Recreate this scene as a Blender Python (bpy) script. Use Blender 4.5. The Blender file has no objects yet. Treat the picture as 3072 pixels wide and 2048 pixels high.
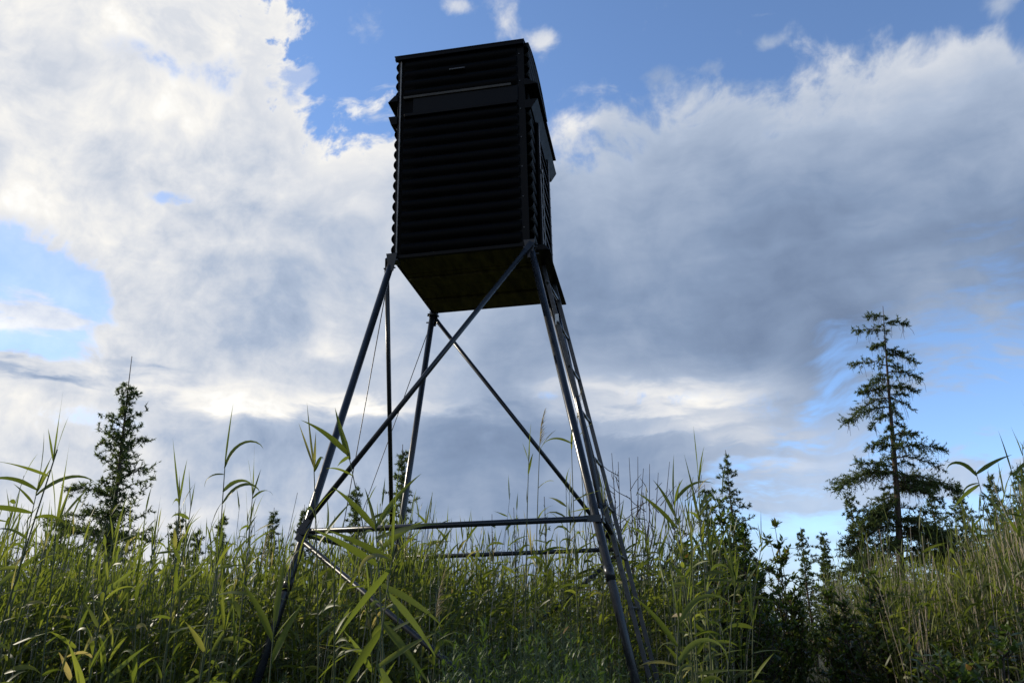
import bpy, math, random
import numpy as np
from mathutils import Vector, Matrix
random.seed(5); RNG = np.random.default_rng(11)
scene = bpy.context.scene
COL = scene.collection
PI = math.pi

# ------------------------------------------------------------------ camera
FPX = 2480.0                                   # focal length in pixels of the 3072 px wide photograph
CAM = np.array([1.515, -6.934, 1.30])
YAW, PIT, ROL = (math.radians(a) for a in (-9.796, 19.596, -1.324))
F_ = np.array([math.sin(YAW)*math.cos(PIT), math.cos(YAW)*math.cos(PIT), math.sin(PIT)])
r0 = np.array([math.cos(YAW), -math.sin(YAW), 0.0]); u0 = np.cross(r0, F_)
R_ = math.cos(ROL)*r0 + math.sin(ROL)*u0
U_ = -math.sin(ROL)*r0 + math.cos(ROL)*u0
cam_data = bpy.data.cameras.new('camera'); cam = bpy.data.objects.new('camera', cam_data); COL.objects.link(cam)
cam.matrix_world = Matrix(((R_[0], U_[0], -F_[0], CAM[0]), (R_[1], U_[1], -F_[1], CAM[1]), (R_[2], U_[2], -F_[2], CAM[2]), (0, 0, 0, 1)))
cam_data.sensor_width = 36.0; cam_data.lens = FPX/3072*36; cam_data.clip_start = 0.05; cam_data.clip_end = 3000
scene.camera = cam
cy = scene.cycles; cy.max_bounces = 6; cy.diffuse_bounces = 3; cy.glossy_bounces = 2; cy.transmission_bounces = 3; cy.sample_clamp_indirect = 4.0
SC = 3072/2352.0                               # photograph notes below are in a 2352 px wide copy
def ray(px, py):
    d = F_ + R_*((px*SC-1536)/FPX) - U_*((py*SC-1024)/FPX)
    return d/np.linalg.norm(d)
def at(px, py, dist):                          # point seen at a pixel, at a given horizontal distance
    d = ray(px, py); return CAM + d*(dist/math.hypot(d[0], d[1]))
def azel(px, py):
    d = ray(px, py); return math.degrees(math.atan2(d[0], d[1])), math.degrees(math.asin(d[2]))

# ------------------------------------------------------------------ world, sun, exposure
SUN_AZ, SUN_EL = math.radians(-74.0), math.radians(27.0)       # azimuth from +Y towards +X
SUN = Vector((math.sin(SUN_AZ)*math.cos(SUN_EL), math.cos(SUN_AZ)*math.cos(SUN_EL), math.sin(SUN_EL)))
scene.view_settings.view_transform = 'Standard'; scene.view_settings.look = 'None'
scene.view_settings.exposure = 0.75; EXPO = 2**0.75; scene.view_settings.gamma = 1.0
scene.view_settings.use_curve_mapping = False
world = bpy.data.worlds.new('World'); scene.world = world; world.use_nodes = True
world.cycles.sampling_method = 'MANUAL'; world.cycles.sample_map_resolution = 256
NT = world.node_tree; NT.nodes.clear()

class S:                                       # tiny expression builder for math nodes
    nt = NT
    def __init__(s, sock): s.s = sock
    @staticmethod
    def m(op, *a, clamp=False):
        n = S.nt.nodes.new('ShaderNodeMath'); n.operation = op; n.use_clamp = clamp
        for i, v in enumerate(a):
            if isinstance(v, S): S.nt.links.new(v.s, n.inputs[i])
            else: n.inputs[i].default_value = v
        return S(n.outputs[0])
    def __add__(s, o): return S.m('ADD', s, o)
    __radd__ = __add__
    def __sub__(s, o): return S.m('SUBTRACT', s, o)
    def __rsub__(s, o): return S.m('SUBTRACT', o, s)
    def __mul__(s, o): return S.m('MULTIPLY', s, o)
    __rmul__ = __mul__
    def __truediv__(s, o): return S.m('DIVIDE', s, o)
def sstep(x, a, b):
    n = S.nt.nodes.new('ShaderNodeMapRange'); n.interpolation_type = 'SMOOTHSTEP'
    S.nt.links.new(x.s, n.inputs[0]); n.inputs[1].default_value = a; n.inputs[2].default_value = b
    return S(n.outputs[0])
def clamp01(x): return S.m('ADD', x, 0.0, clamp=True)
def vmath(op, a, b):
    n = S.nt.nodes.new('ShaderNodeVectorMath'); n.operation = op
    for i, v in enumerate((a, b)):
        if hasattr(v, 'is_linked'): S.nt.links.new(v, n.inputs[i])
        else: n.inputs[i].default_value = v
    return n
def noise(vec, scale, detail=6, rough=0.55, dist=0.0, col=False):
    n = S.nt.nodes.new('ShaderNodeTexNoise'); S.nt.links.new(vec, n.inputs['Vector'])
    n.inputs['Scale'].default_value = scale; n.inputs['Detail'].default_value = detail
    n.inputs['Roughness'].default_value = rough; n.inputs['Distortion'].default_value = dist
    return n.outputs['Color'] if col else S(n.outputs['Fac'])
def fcurve(x, pts):
    n = S.nt.nodes.new('ShaderNodeFloatCurve'); c = n.mapping.curves[0]
    pts = sorted(pts)
    c.points[0].location = pts[0]; c.points[-1].location = pts[-1]
    for p in pts[1:-1]: c.points.new(*p)
    n.mapping.update(); S.nt.links.new(x.s, n.inputs['Value']); return S(n.outputs[0])
def lin(c):
    return tuple(((v/255)/12.92 if v/255 < 0.04045 else ((v/255+0.055)/1.055)**2.4) for v in c)
def build_sky():
    tc = NT.nodes.new('ShaderNodeTexCoord'); D = vmath('NORMALIZE', tc.outputs['Generated'], (0, 0, 0)).outputs[0]
    sep = NT.nodes.new('ShaderNodeSeparateXYZ'); NT.links.new(D, sep.inputs[0])
    x, y, z = (S(sep.outputs[i]) for i in range(3))
    az = S.m('ARCTAN2', x, y)*(180/PI); el = S.m('ARCSINE', z)*(180/PI)
    cx = NT.nodes.new('ShaderNodeCombineXYZ'); NT.links.new(az.s, cx.inputs[0]); NT.links.new(el.s, cx.inputs[1]); AE = cx.outputs[0]
    # domain warp
    wn = vmath('SUBTRACT', noise(D, 5.0, 3, 0.5, col=True), (0.5, 0.5, 0.5)).outputs[0]
    wv = vmath('SCALE', wn, (0, 0, 0)); wv.inputs['Scale'].default_value = 0.10
    W = vmath('ADD', D, wv.outputs[0]).outputs[0]
    FL = vmath('MULTIPLY', W, (1, 1, 3.6)).outputs[0]            # flattened, for the layered clouds
    nb = noise(W, 6.0, 7, 0.56); nf = noise(W, 17.0, 5, 0.6); ns = noise(FL, 7.0, 5, 0.56); nsf = noise(FL, 19.0, 4, 0.6)
    t = clamp01((az+100)/200)
    def cv(pts):                                                # pixel outline -> curve of elevation over azimuth
        q = []
        for p in pts:
            a, e = azel(*p); q.append(((a+100)/200, (e+10)/100))
        q.sort(); q = [(0.0, q[0][1])] + q + [(1.0, q[-1][1])]
        return fcurve(t, q)*100-10
    top = cv([(-300, -260), (300, -240), (560, -190), (690, 60), (800, 225), (900, 225), (1280, 250), (1370, 238), (1450, 210), (1600, 168), (1690, 195), (1800, 172), (1900, 105), (2000, 85), (2100, 50), (2220, 20), (2352, 45), (2600, 60)])
    bot = cv([(-300, 1560), (200, 1560), (900, 1560), (1300, 1560), (1500, 1400), (1650, 1230), (1780, 1130), (1850, 1040), (1895, 930), (1960, 868), (2050, 850), (2200, 800), (2352, 735), (2600, 640)])
    left = 1.0-sstep(az, -38, -6)
    dT = (top-el) + (nb-0.5)*13 + (nf-0.5)*(9.0+left*26) - 1.3*(1.0-left)
    dB = (el-bot) + (ns-0.5)*16 + (nsf-0.5)*8
    def g(px, py, sx, sy, k=1.0): # noqa                               # soft elliptical patch, degrees
        a, e = azel(px, py)
        n = vmath('MULTIPLY_ADD', AE, (1/sx, 1/sy, 0)); n.inputs[2].default_value = (-a/sx, -e/sy, 0)
        d = vmath('DOT_PRODUCT', n.outputs[0], n.outputs[0])
        r = S.m('POWER', 1/math.e, S(d.outputs['Value']))
        return r if k == 1.0 else r*k
    alpha = sstep(dT, -0.6, 2.6)*sstep(dB, -1.5, 4.5)
    # openings in the bank
    gap = g(40, 625, 5.0, 2.6, 1.25)+g(130, 690, 3.4, 1.6, 0.8)+g(25, 790, 5, 0.9, 0.8)+g(400, 455, 2.0, 0.7, 0.65)+g(230, 960, 5, 1.6, 0.25)+g(60, 1000, 6, 2.0, 0.2)+g(650, 200, 7, 2.6, 0.36)+g(330, 130, 5, 1.2, 0.3)+g(740, 120, 4, 3.5, 0.36)
    gap = gap + g(1330, 905, 4, 0.5, 0.5)+g(1560, 915, 5, 0.7, 0.55)+g(1800, 935, 5, 1.0, 0.5)
    alpha = alpha*(1.0-sstep(gap+((nf-0.5)*2.6+(nb-0.5)*1.2)*clamp01(gap*2.2), 0.28, 0.72)*0.66)
    # loose puffs in the blue and streaks under the bank
    puff = g(1165, 35, 1.6, 1.6)+g(1245, 92, 1.5, 1.0)+g(1050, 15, 1.8, 0.7, 0.8)+g(1760, 102, 1.3, 0.6, 0.75)+g(850, 60, 2.0, 1.5, 0.5)+g(2290, 12, 2.0, 1.0, 0.9)+g(1640, 160, 1.5, 0.9, 0.6)+g(1510, 175, 2, 1.0, 0.6)
    a2 = sstep(puff+(nf-0.5)*2.2+(nb-0.5)*1.2, 0.35, 1.15)*0.85
    low = g(2000, 1010, 7, 3.0, 0.5)+g(2080, 880, 7, 1.4, 0.55)+g(1960, 960, 5, 1.0, 0.5)+g(1850, 1110, 8, 1.6, 0.75)+g(2250, 1100, 7, 1.4, 0.6)+g(1750, 1180, 12, 1.0, 0.6)+g(1600, 1000, 7, 4, 0.9)+g(55, 705, 3.4, 1.3, 1.0)+g(130, 740, 2.4, 0.8, 0.7)+g(2352, 690, 5, 2.4, 0.7)
    a3 = sstep(low+(ns-0.5)*2.4+(nsf-0.5)*1.8, 0.42, 1.1)*0.8
    a4 = (1.0-sstep(el+(ns-0.5)*9, 1.0, 8.5))*0.9
    inv = (1.0-alpha)*(1.0-a2)*(1.0-a3)*(1.0-a4); A = 1.0-inv
    # brightness of the cloud: how thick it stands between the eye and the sun, by place
    ctl = [(60, 60, .84, 7), (250, 200, .78, 6), (480, 90, .86, 6), (100, 420, .90, 7), (350, 340, .87, 6), (620, 300, .84, 6), (800, 320, .80, 5), (250, 470, .86, 4),
           (330, 510, .76, 5), (600, 520, .76, 6), (800, 600, .64, 6), (560, 690, .72, 5), (700, 690, .60, 5), (210, 590, .90, 4), (260, 690, .92, 4), (320, 800, .76, 5), (600, 830, .76, 5), (100, 880, .86, 6),
           (830, 850, .64, 5), (60, 1050, .86, 8), (480, 918, .90, 1.8), (600, 925, .90, 1.6), (720, 935, .92, 1.6), (830, 930, .86, 1.6), (960, 925, .78, 1.6), (350, 890, .88, 2.5), (560, 965, .64, 1.6), (760, 975, .52, 1.6), (950, 975, .46, 1.6), (560, 870, .66, 1.6), (760, 880, .56, 1.6), (560, 1010, .60, 5), (850, 1030, .52, 6), (420, 1000, .74, 4), (1000, 900, .66, 2.4), (1150, 1050, .44, 5), (380, 1130, .70, 5), (120, 1200, .80, 7), (700, 1170, .62, 5), (1050, 1170, .46, 5),
           (1400, 300, .56, 4), (1330, 480, .50, 5), (1500, 520, .44, 6), (1400, 700, .42, 6), (1650, 420, .50, 6), (1650, 620, .36, 7), (1850, 560, .30, 6), (1900, 330, .52, 6), (1900, 180, .64, 4), (2120, 120, .62, 5), (2250, 230, .54, 6), (2150, 420, .44, 6), (2000, 620, .26, 6), (2280, 540, .32, 6),
           (1600, 800, .36, 5), (1850, 770, .34, 5), (1450, 820, .44, 4), (1330, 890, .66, 1.8), (1450, 890, .74, 1.8), (1580, 895, .70, 1.8), (1750, 890, .66, 2.0), (1400, 930, .78, 1.6), (1520, 940, .74, 1.8), (1650, 950, .70, 2), (1250, 930, .62, 1.8), (1450, 990, .42, 3.5), (1700, 1010, .56, 4), (1600, 1080, .46, 4), (1850, 1100, .62, 5), (2200, 720, .58, 4), (2250, 1050, .60, 6), (1800, 1200, .60, 5), (1200, 60, .80, 5), (1280, 255, .85, 2)]
    cp = np.array([azel(px, py)+(b, sg*0.8) for (px, py, b, sg) in ctl])
    rows = [2, 4, 6, 8, 10, 12, 13.5, 15, 16.5, 18, 20, 22.5, 25, 28, 31, 34, 38, 42]; cols = np.linspace(-55, 40, 26); base = None
    for k, e in enumerate(rows):
        pts = []
        for a in cols:
            w = np.exp(-((cp[:, 0]-a)**2+(cp[:, 1]-e)**2)/cp[:, 3]**2); pts.append(((a+100)/200, float((w@cp[:, 2]+.62*.01)/(w.sum()+.01))))
        pts = [(0.0, pts[0][1])]+pts+[(1.0, pts[-1][1])]
        c = fcurve(t, pts)
        up = clamp01((el-rows[k-1])/(e-rows[k-1])) if k > 0 else None
        base = c if base is None else base+(c-base)*up
    # relief: noise compared with itself a little nearer the sun
    off = vmath('ADD', W, tuple(SUN*0.030)).outputs[0]
    rel = (nb-noise(off, 6.0, 4, 0.5))*0.6 + (nf-0.5)*(0.18+1.0*left)+left*-0.10 + (ns-0.5)*0.42+(nb-0.5)*0.12
    edge = (1.0-sstep(dT, 0.5, 5.5))*0.12*alpha
    cw = NT.nodes.new('ShaderNodeCombineXYZ'); NT.links.new((az+(nb-0.5)*14).s, cw.inputs[0]); NT.links.new((el+(ns-0.5)*4.5+(nsf-0.5)*2.0).s, cw.inputs[1]); AE = cw.outputs[0]
    band = g(480, 915, 6, .7, .18)+g(680, 932, 6, .5, .22)+g(900, 925, 5, .5, .30)+g(600, 895, 5, .6, .12)+g(1420, 895, 7, .9, .26)+g(1600, 905, 6, .9, .22)+g(1400, 940, 5, .5, .16)+g(1580, 960, 5, .4, .18)+g(1480, 985, 4, .35, .14)+g(1700, 1000, 4, .5, .14)+g(760, 780, 2.2, 1.0, .18)+g(1790, 1070, 5, .5, .12)+g(520, 1190, 9, 1.2, .15)
    dusk = g(800, 1000, 11, 1.6, .06)+g(1150, 1010, 6, 2.0, .06)+g(300, 855, 4, .5, .14)+g(70, 855, 3, .4, .3)
    br = clamp01(base + 0.03 + rel*0.55 + edge + band*(0.15+ns*1.2) - dusk)
    ramp = NT.nodes.new('ShaderNodeValToRGB'); NT.links.new(br.s, ramp.inputs[0])
    stops = [(0.0, (72, 86, 112)), (0.25, (104, 122, 152)), (0.42, (134, 153, 182)), (0.6, (172, 186, 208)), (0.8, (220, 223, 229)), (0.93, (245, 243, 239)), (1.0, (255, 254, 250))]
    el_ = ramp.color_ramp.elements
    while len(el_) < len(stops): el_.new(0.5)
    for e, (p, c) in zip(el_, stops): e.position = p; e.color = lin(c)+(1,)
    STR = 0.15
    sc = vmath('SCALE', ramp.outputs[0], (0, 0, 0)); sc.inputs['Scale'].default_value = 1.04/EXPO/STR
    sky = NT.nodes.new('ShaderNodeTexSky'); sky.sky_type = 'NISHITA'; sky.sun_disc = False
    sky.sun_elevation = SUN_EL; sky.sun_rotation = SUN_AZ; sky.air_density = 0.85; sky.dust_density = 0.0; sky.ozone_density = 3.0; sky.altitude = 1500
    mix = NT.nodes.new('ShaderNodeMix'); mix.data_type = 'RGBA'
    NT.links.new(A.s, mix.inputs['Factor']); NT.links.new(sky.outputs[0], mix.inputs['A']); NT.links.new(sc.outputs[0], mix.inputs['B'])
    bg = NT.nodes.new('ShaderNodeBackground'); bg.inputs['Strength'].default_value = STR
    NT.links.new(mix.outputs['Result'], bg.inputs['Color'])
    out = NT.nodes.new('ShaderNodeOutputWorld'); NT.links.new(bg.outputs[0], out.inputs[0])
build_sky()
sd = bpy.data.lights.new('sun', 'SUN'); sd.energy = 2.9; sd.angle = math.radians(0.53); sd.color = (1.0, 0.90, 0.74)
sun = bpy.data.objects.new('sun', sd); COL.objects.link(sun); sun.rotation_euler = SUN.to_track_quat('Z', 'Y').to_euler(); sun.location = (-20, 10, 20)

# ------------------------------------------------------------------ helpers
def mat_begin(name):
    m = bpy.data.materials.new(name); m.use_nodes = True; nt = m.node_tree; S.nt = nt
    return m, nt, nt.nodes['Principled BSDF']
def plain(name, c1, c2, scale=8, rough=0.5, metal=0.0, spec=0.5, bump=0.0, bscale=60, stretch=(1, 1, 1)):
    m, nt, b = mat_begin(name)
    tc = nt.nodes.new('ShaderNodeTexCoord'); v = vmath('MULTIPLY', tc.outputs['Object'], stretch).outputs[0]
    f = noise(v, scale, 7, 0.62)
    r = nt.nodes.new('ShaderNodeValToRGB'); nt.links.new(f.s, r.inputs[0])
    r.color_ramp.elements[0].position = 0.32; r.color_ramp.elements[1].position = 0.68
    r.color_ramp.elements[0].color = (*c1, 1); r.color_ramp.elements[1].color = (*c2, 1)
    nt.links.new(r.outputs[0], b.inputs['Base Color'])
    rr = f*0.25+(rough-0.12); nt.links.new(rr.s, b.inputs['Roughness'])
    b.inputs['Metallic'].default_value = metal; b.inputs['Specular IOR Level'].default_value = spec
    if bump:
        bn = nt.nodes.new('ShaderNodeBump'); bn.inputs['Strength'].default_value = bump; bn.inputs['Distance'].default_value = 0.01
        nt.links.new(noise(v, bscale, 5, 0.6).s, bn.inputs['Height']); nt.links.new(bn.outputs[0], b.inputs['Normal'])
    return m
def foliage(name, stops, trans=0.45, rough=0.42, spec=0.4, tmul=2.0):
    m, nt, b = mat_begin(name)
    at_ = nt.nodes.new('ShaderNodeAttribute'); at_.attribute_name = 'tint'
    oi = nt.nodes.new('ShaderNodeObjectInfo')
    f = S(at_.outputs['Fac'])+S(oi.outputs['Random'])*S.m('LESS_THAN', S(at_.outputs['Fac']), 0.001)
    r = nt.nodes.new('ShaderNodeValToRGB'); nt.links.new(f.s, r.inputs[0]); e = r.color_ramp.elements
    while len(e) < len(stops): e.new(0.5)
    for q, (p, c) in zip(e, stops): q.position = p; q.color = (*c, 1)
    nt.links.new(r.outputs[0], b.inputs['Base Color']); b.inputs['Roughness'].default_value = rough; b.inputs['Specular IOR Level'].default_value = spec
    t = nt.nodes.new('ShaderNodeBsdfTranslucent'); k = vmath('MULTIPLY', r.outputs[0], (tmul, tmul*1.05, tmul*0.55)); nt.links.new(k.outputs[0], t.inputs[0])
    mx = nt.nodes.new('ShaderNodeMixShader'); mx.inputs[0].default_value = trans
    nt.links.new(b.outputs[0], mx.inputs[1]); nt.links.new(t.outputs[0], mx.inputs[2]); nt.links.new(mx.outputs[0], nt.nodes['Material Output'].inputs[0])
    return m
M = {}
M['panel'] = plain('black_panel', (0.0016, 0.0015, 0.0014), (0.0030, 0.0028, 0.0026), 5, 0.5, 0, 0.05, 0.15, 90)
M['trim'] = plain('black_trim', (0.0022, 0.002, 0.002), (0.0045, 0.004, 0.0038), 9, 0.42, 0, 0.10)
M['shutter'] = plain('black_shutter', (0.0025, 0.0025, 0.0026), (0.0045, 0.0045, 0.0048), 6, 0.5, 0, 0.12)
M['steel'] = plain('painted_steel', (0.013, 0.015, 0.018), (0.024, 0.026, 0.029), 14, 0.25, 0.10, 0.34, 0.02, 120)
M['zinc'] = plain('zinc_steel', (0.035, 0.037, 0.040), (0.07, 0.07, 0.07), 20, 0.30, 0.4, 0.5)
M['ply'] = plain('stained_plywood', (0.030, 0.028, 0.012), (0.13, 0.118, 0.05), 3.5, 0.8, 0, 0.2, 0.3, 40, (4, 1, 1))
M['bare'] = plain('pale_edge', (0.012, 0.010, 0.007), (0.05, 0.042, 0.03), 12, 0.5)
M['lip'] = plain('lit_lip', (0.16, 0.14, 0.12), (0.30, 0.27, 0.24), 12, 0.4)  # sunlight on the black corner, put into a pale base colour
M['rope'] = plain('rope', (0.25, 0.24, 0.22), (0.38, 0.36, 0.33), 40, 0.8)
M['wire'] = plain('wire', (0.05, 0.05, 0.055), (0.1, 0.1, 0.1), 30, 0.4, 0.6)
M['bark'] = plain('larch_bark', (0.050, 0.038, 0.030), (0.11, 0.078, 0.058), 22, 0.9, 0, 0.2, 0.6, 60, (1, 1, 0.3))
M['deadtwig'] = plain('bare_twig', (0.035, 0.030, 0.026), (0.075, 0.062, 0.05), 25, 0.85, 0, 0.2)
GRN = [(0.0, (0.055, 0.068, 0.017)), (0.3, (0.078, 0.096, 0.020)), (0.6, (0.104, 0.122, 0.023)), (0.92, (0.136, 0.146, 0.032)), (0.965, (0.20, 0.17, 0.075)), (1.0, (0.26, 0.20, 0.11))]
M['reed'] = foliage('reed_leaf', GRN, 0.46, 0.46, 0.28, 1.95)
M['stem'] = foliage('reed_stem', [(0.0, (0.050, 0.065, 0.020)), (0.45, (0.085, 0.090, 0.035)), (0.7, (0.23, 0.19, 0.12)), (1.0, (0.44, 0.36, 0.26))], 0.08, 0.5, 0.35, 1.0)
M['plume'] = foliage('reed_plume', [(0.0, (0.16, 0.13, 0.10)), (1.0, (0.28, 0.23, 0.18))], 0.4, 0.8, 0.1, 1.4)
M['needle'] = foliage('larch_needle', [(0.0, (0.045, 0.066, 0.026)), (0.6, (0.068, 0.092, 0.032)), (1.0, (0.095, 0.115, 0.042))], 0.38, 0.6, 0.25, 1.7)
M['shrub'] = foliage('shrub_leaf', [(0.0, (0.040, 0.066, 0.016)), (0.6, (0.068, 0.098, 0.022)), (0.92, (0.095, 0.12, 0.03)), (1.0, (0.16, 0.09, 0.04))], 0.45, 0.4, 0.45, 1.6)
M['herb'] = foliage('herb_leaf', [(0.0, (0.035, 0.060, 0.014)), (0.6, (0.060, 0.095, 0.02)), (0.95, (0.095, 0.125, 0.028)), (1.0, (0.30, 0.10, 0.04))], 0.35, 0.5, 0.3, 1.7)
M['ground'] = plain('marsh_ground', (0.022, 0.024, 0.012), (0.055, 0.050, 0.026), 1.3, 0.95, 0, 0.1, 0.8, 9)

def mesh_np(name, V, Fs, mats, tint=None, mi=None, smooth=False):
    """V (n,3); Fs list of (k,m) index arrays (tris or quads); mi list of material index per array"""
    me = bpy.data.meshes.new(name); V = np.asarray(V, np.float32); me.vertices.add(len(V)); me.vertices.foreach_set('co', V.ravel())
    loops = np.concatenate([np.asarray(f, np.int32).ravel() for f in Fs])
    tot = np.concatenate([np.full(len(f), np.asarray(f).shape[1], np.int32) for f in Fs])
    st = np.concatenate([[0], np.cumsum(tot)[:-1]]).astype(np.int32)
    me.loops.add(len(loops)); me.loops.foreach_set('vertex_index', loops)
    me.polygons.add(len(tot)); me.polygons.foreach_set('loop_start', st)
    if mi is not None: me.polygons.foreach_set('material_index', np.concatenate([np.full(len(f), i, np.int32) for f, i in zip(Fs, mi)]))
    me.polygons.foreach_set('use_smooth', np.full(len(tot), smooth))
    if tint is not None:
        a = me.attributes.new('tint', 'FLOAT', 'POINT'); a.data.foreach_set('value', np.asarray(tint, np.float32))
    me.update(calc_edges=True)
    for m in (mats if isinstance(mats, (list, tuple)) else [mats]): me.materials.append(m)
    return me
def link(name, me, parent=None):
    o = bpy.data.objects.new(name, me); COL.objects.link(o)
    if parent is not None: o.parent = parent
    return o
def tag(o, label, cat=None, group=None, kind=None):
    o['label'] = label
    if cat: o['category'] = cat
    if group: o['group'] = group
    if kind: o['kind'] = kind
    return o
def empty(name, loc, label, cat, group=None):
    o = bpy.data.objects.new(name, None); COL.objects.link(o); o.location = loc; o.empty_display_size = 0.1
    return tag(o, label, cat, group)
class MB:                                      # simple mesh collector
    def __init__(s): s.v = []; s.f = []
    def add(s, vs, fs):
        k = len(s.v); s.v += [tuple(map(float, p)) for p in vs]; s.f += [tuple(i+k for i in f) for f in fs]
    def box(s, a, b):
        x0, y0, z0 = a; x1, y1, z1 = b
        s.add([(x0, y0, z0), (x1, y0, z0), (x1, y1, z0), (x0, y1, z0), (x0, y0, z1), (x1, y0, z1), (x1, y1, z1), (x0, y1, z1)],
              [(0, 3, 2, 1), (4, 5, 6, 7), (0, 1, 5, 4), (1, 2, 6, 5), (2, 3, 7, 6), (3, 0, 4, 7)])
    def hexa(s, lo, hi): s.add(list(lo)+list(hi), [(0, 3, 2, 1), (4, 5, 6, 7), (0, 1, 5, 4), (1, 2, 6, 5), (2, 3, 7, 6), (3, 0, 4, 7)])
    def tube(s, pts, rad, n=8, cap=True, flat=None):
        pts = [np.asarray(p, float) for p in pts]; rad = rad if isinstance(rad, (list, tuple, np.ndarray)) else [rad]*len(pts)
        k = len(s.v); prev = None
        for i, p in enumerate(pts):
            d = pts[min(i+1, len(pts)-1)]-pts[max(i-1, 0)]; d = d/(np.linalg.norm(d)+1e-9)
            a = np.cross(d, (0, 0, 1.0)) if prev is None else prev-d*(prev@d)
            if np.linalg.norm(a) < 1e-4: a = np.cross(d, (1.0, 0, 0))
            a = a/np.linalg.norm(a); b = np.cross(d, a); prev = a
            for j in range(n):
                t = 2*PI*j/n; s.v.append(tuple(p+rad[i]*(a*math.cos(t)+b*math.sin(t))))
        for i in range(len(pts)-1):
            for j in range(n):
                q = (j+1) % n; s.f.append((k+i*n+j, k+i*n+q, k+(i+1)*n+q, k+(i+1)*n+j))
        if cap:
            s.f.append(tuple(k+j for j in reversed(range(n)))); s.f.append(tuple(k+(len(pts)-1)*n+j for j in range(n)))
    def build(s, name, mat, parent=None, smooth=False, bevel=0.0):
        me = bpy.data.meshes.new(name); me.from_pydata(s.v, [], s.f); me.update()
        if smooth:
            for p in me.polygons: p.use_smooth = len(p.vertices) < 6
        me.materials.append(mat); o = link(name, me, parent)
        if bevel:
            b = o.modifiers.new('bevel', 'BEVEL'); b.width = bevel; b.segments = 2; b.limit_method = 'ANGLE'
        return o

# ------------------------------------------------------------------ ground
def ground_h(x, y): return 0.05*np.sin(x*0.9+1.3)*np.cos(y*0.7)+0.03*np.sin(x*2.3-y*1.9)
gx = np.concatenate([np.linspace(-700, -45, 12), np.linspace(-40, 45, 110), np.linspace(50, 700, 12)])
gy = np.concatenate([np.linspace(-300, -20, 8), np.linspace(-15, 60, 100), np.linspace(66, 1200, 14)])
GX, GY = np.meshgrid(gx, gy); GZ = np.where((abs(GX) < 45) & (GY < 62) & (GY > -20), ground_h(GX, GY), 0)-0.02
nx, ny = len(gx), len(gy); ii = (np.arange(ny-1)[:, None]*nx+np.arange(nx-1)[None]).ravel()
g = link('ground', mesh_np('ground', np.stack([GX.ravel(), GY.ravel(), GZ.ravel()], 1), [np.stack([ii, ii+1, ii+nx+1, ii+nx], 1)], M['ground'], smooth=True))
tag(g, 'dark marsh ground under the reeds', kind='structure')

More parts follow.
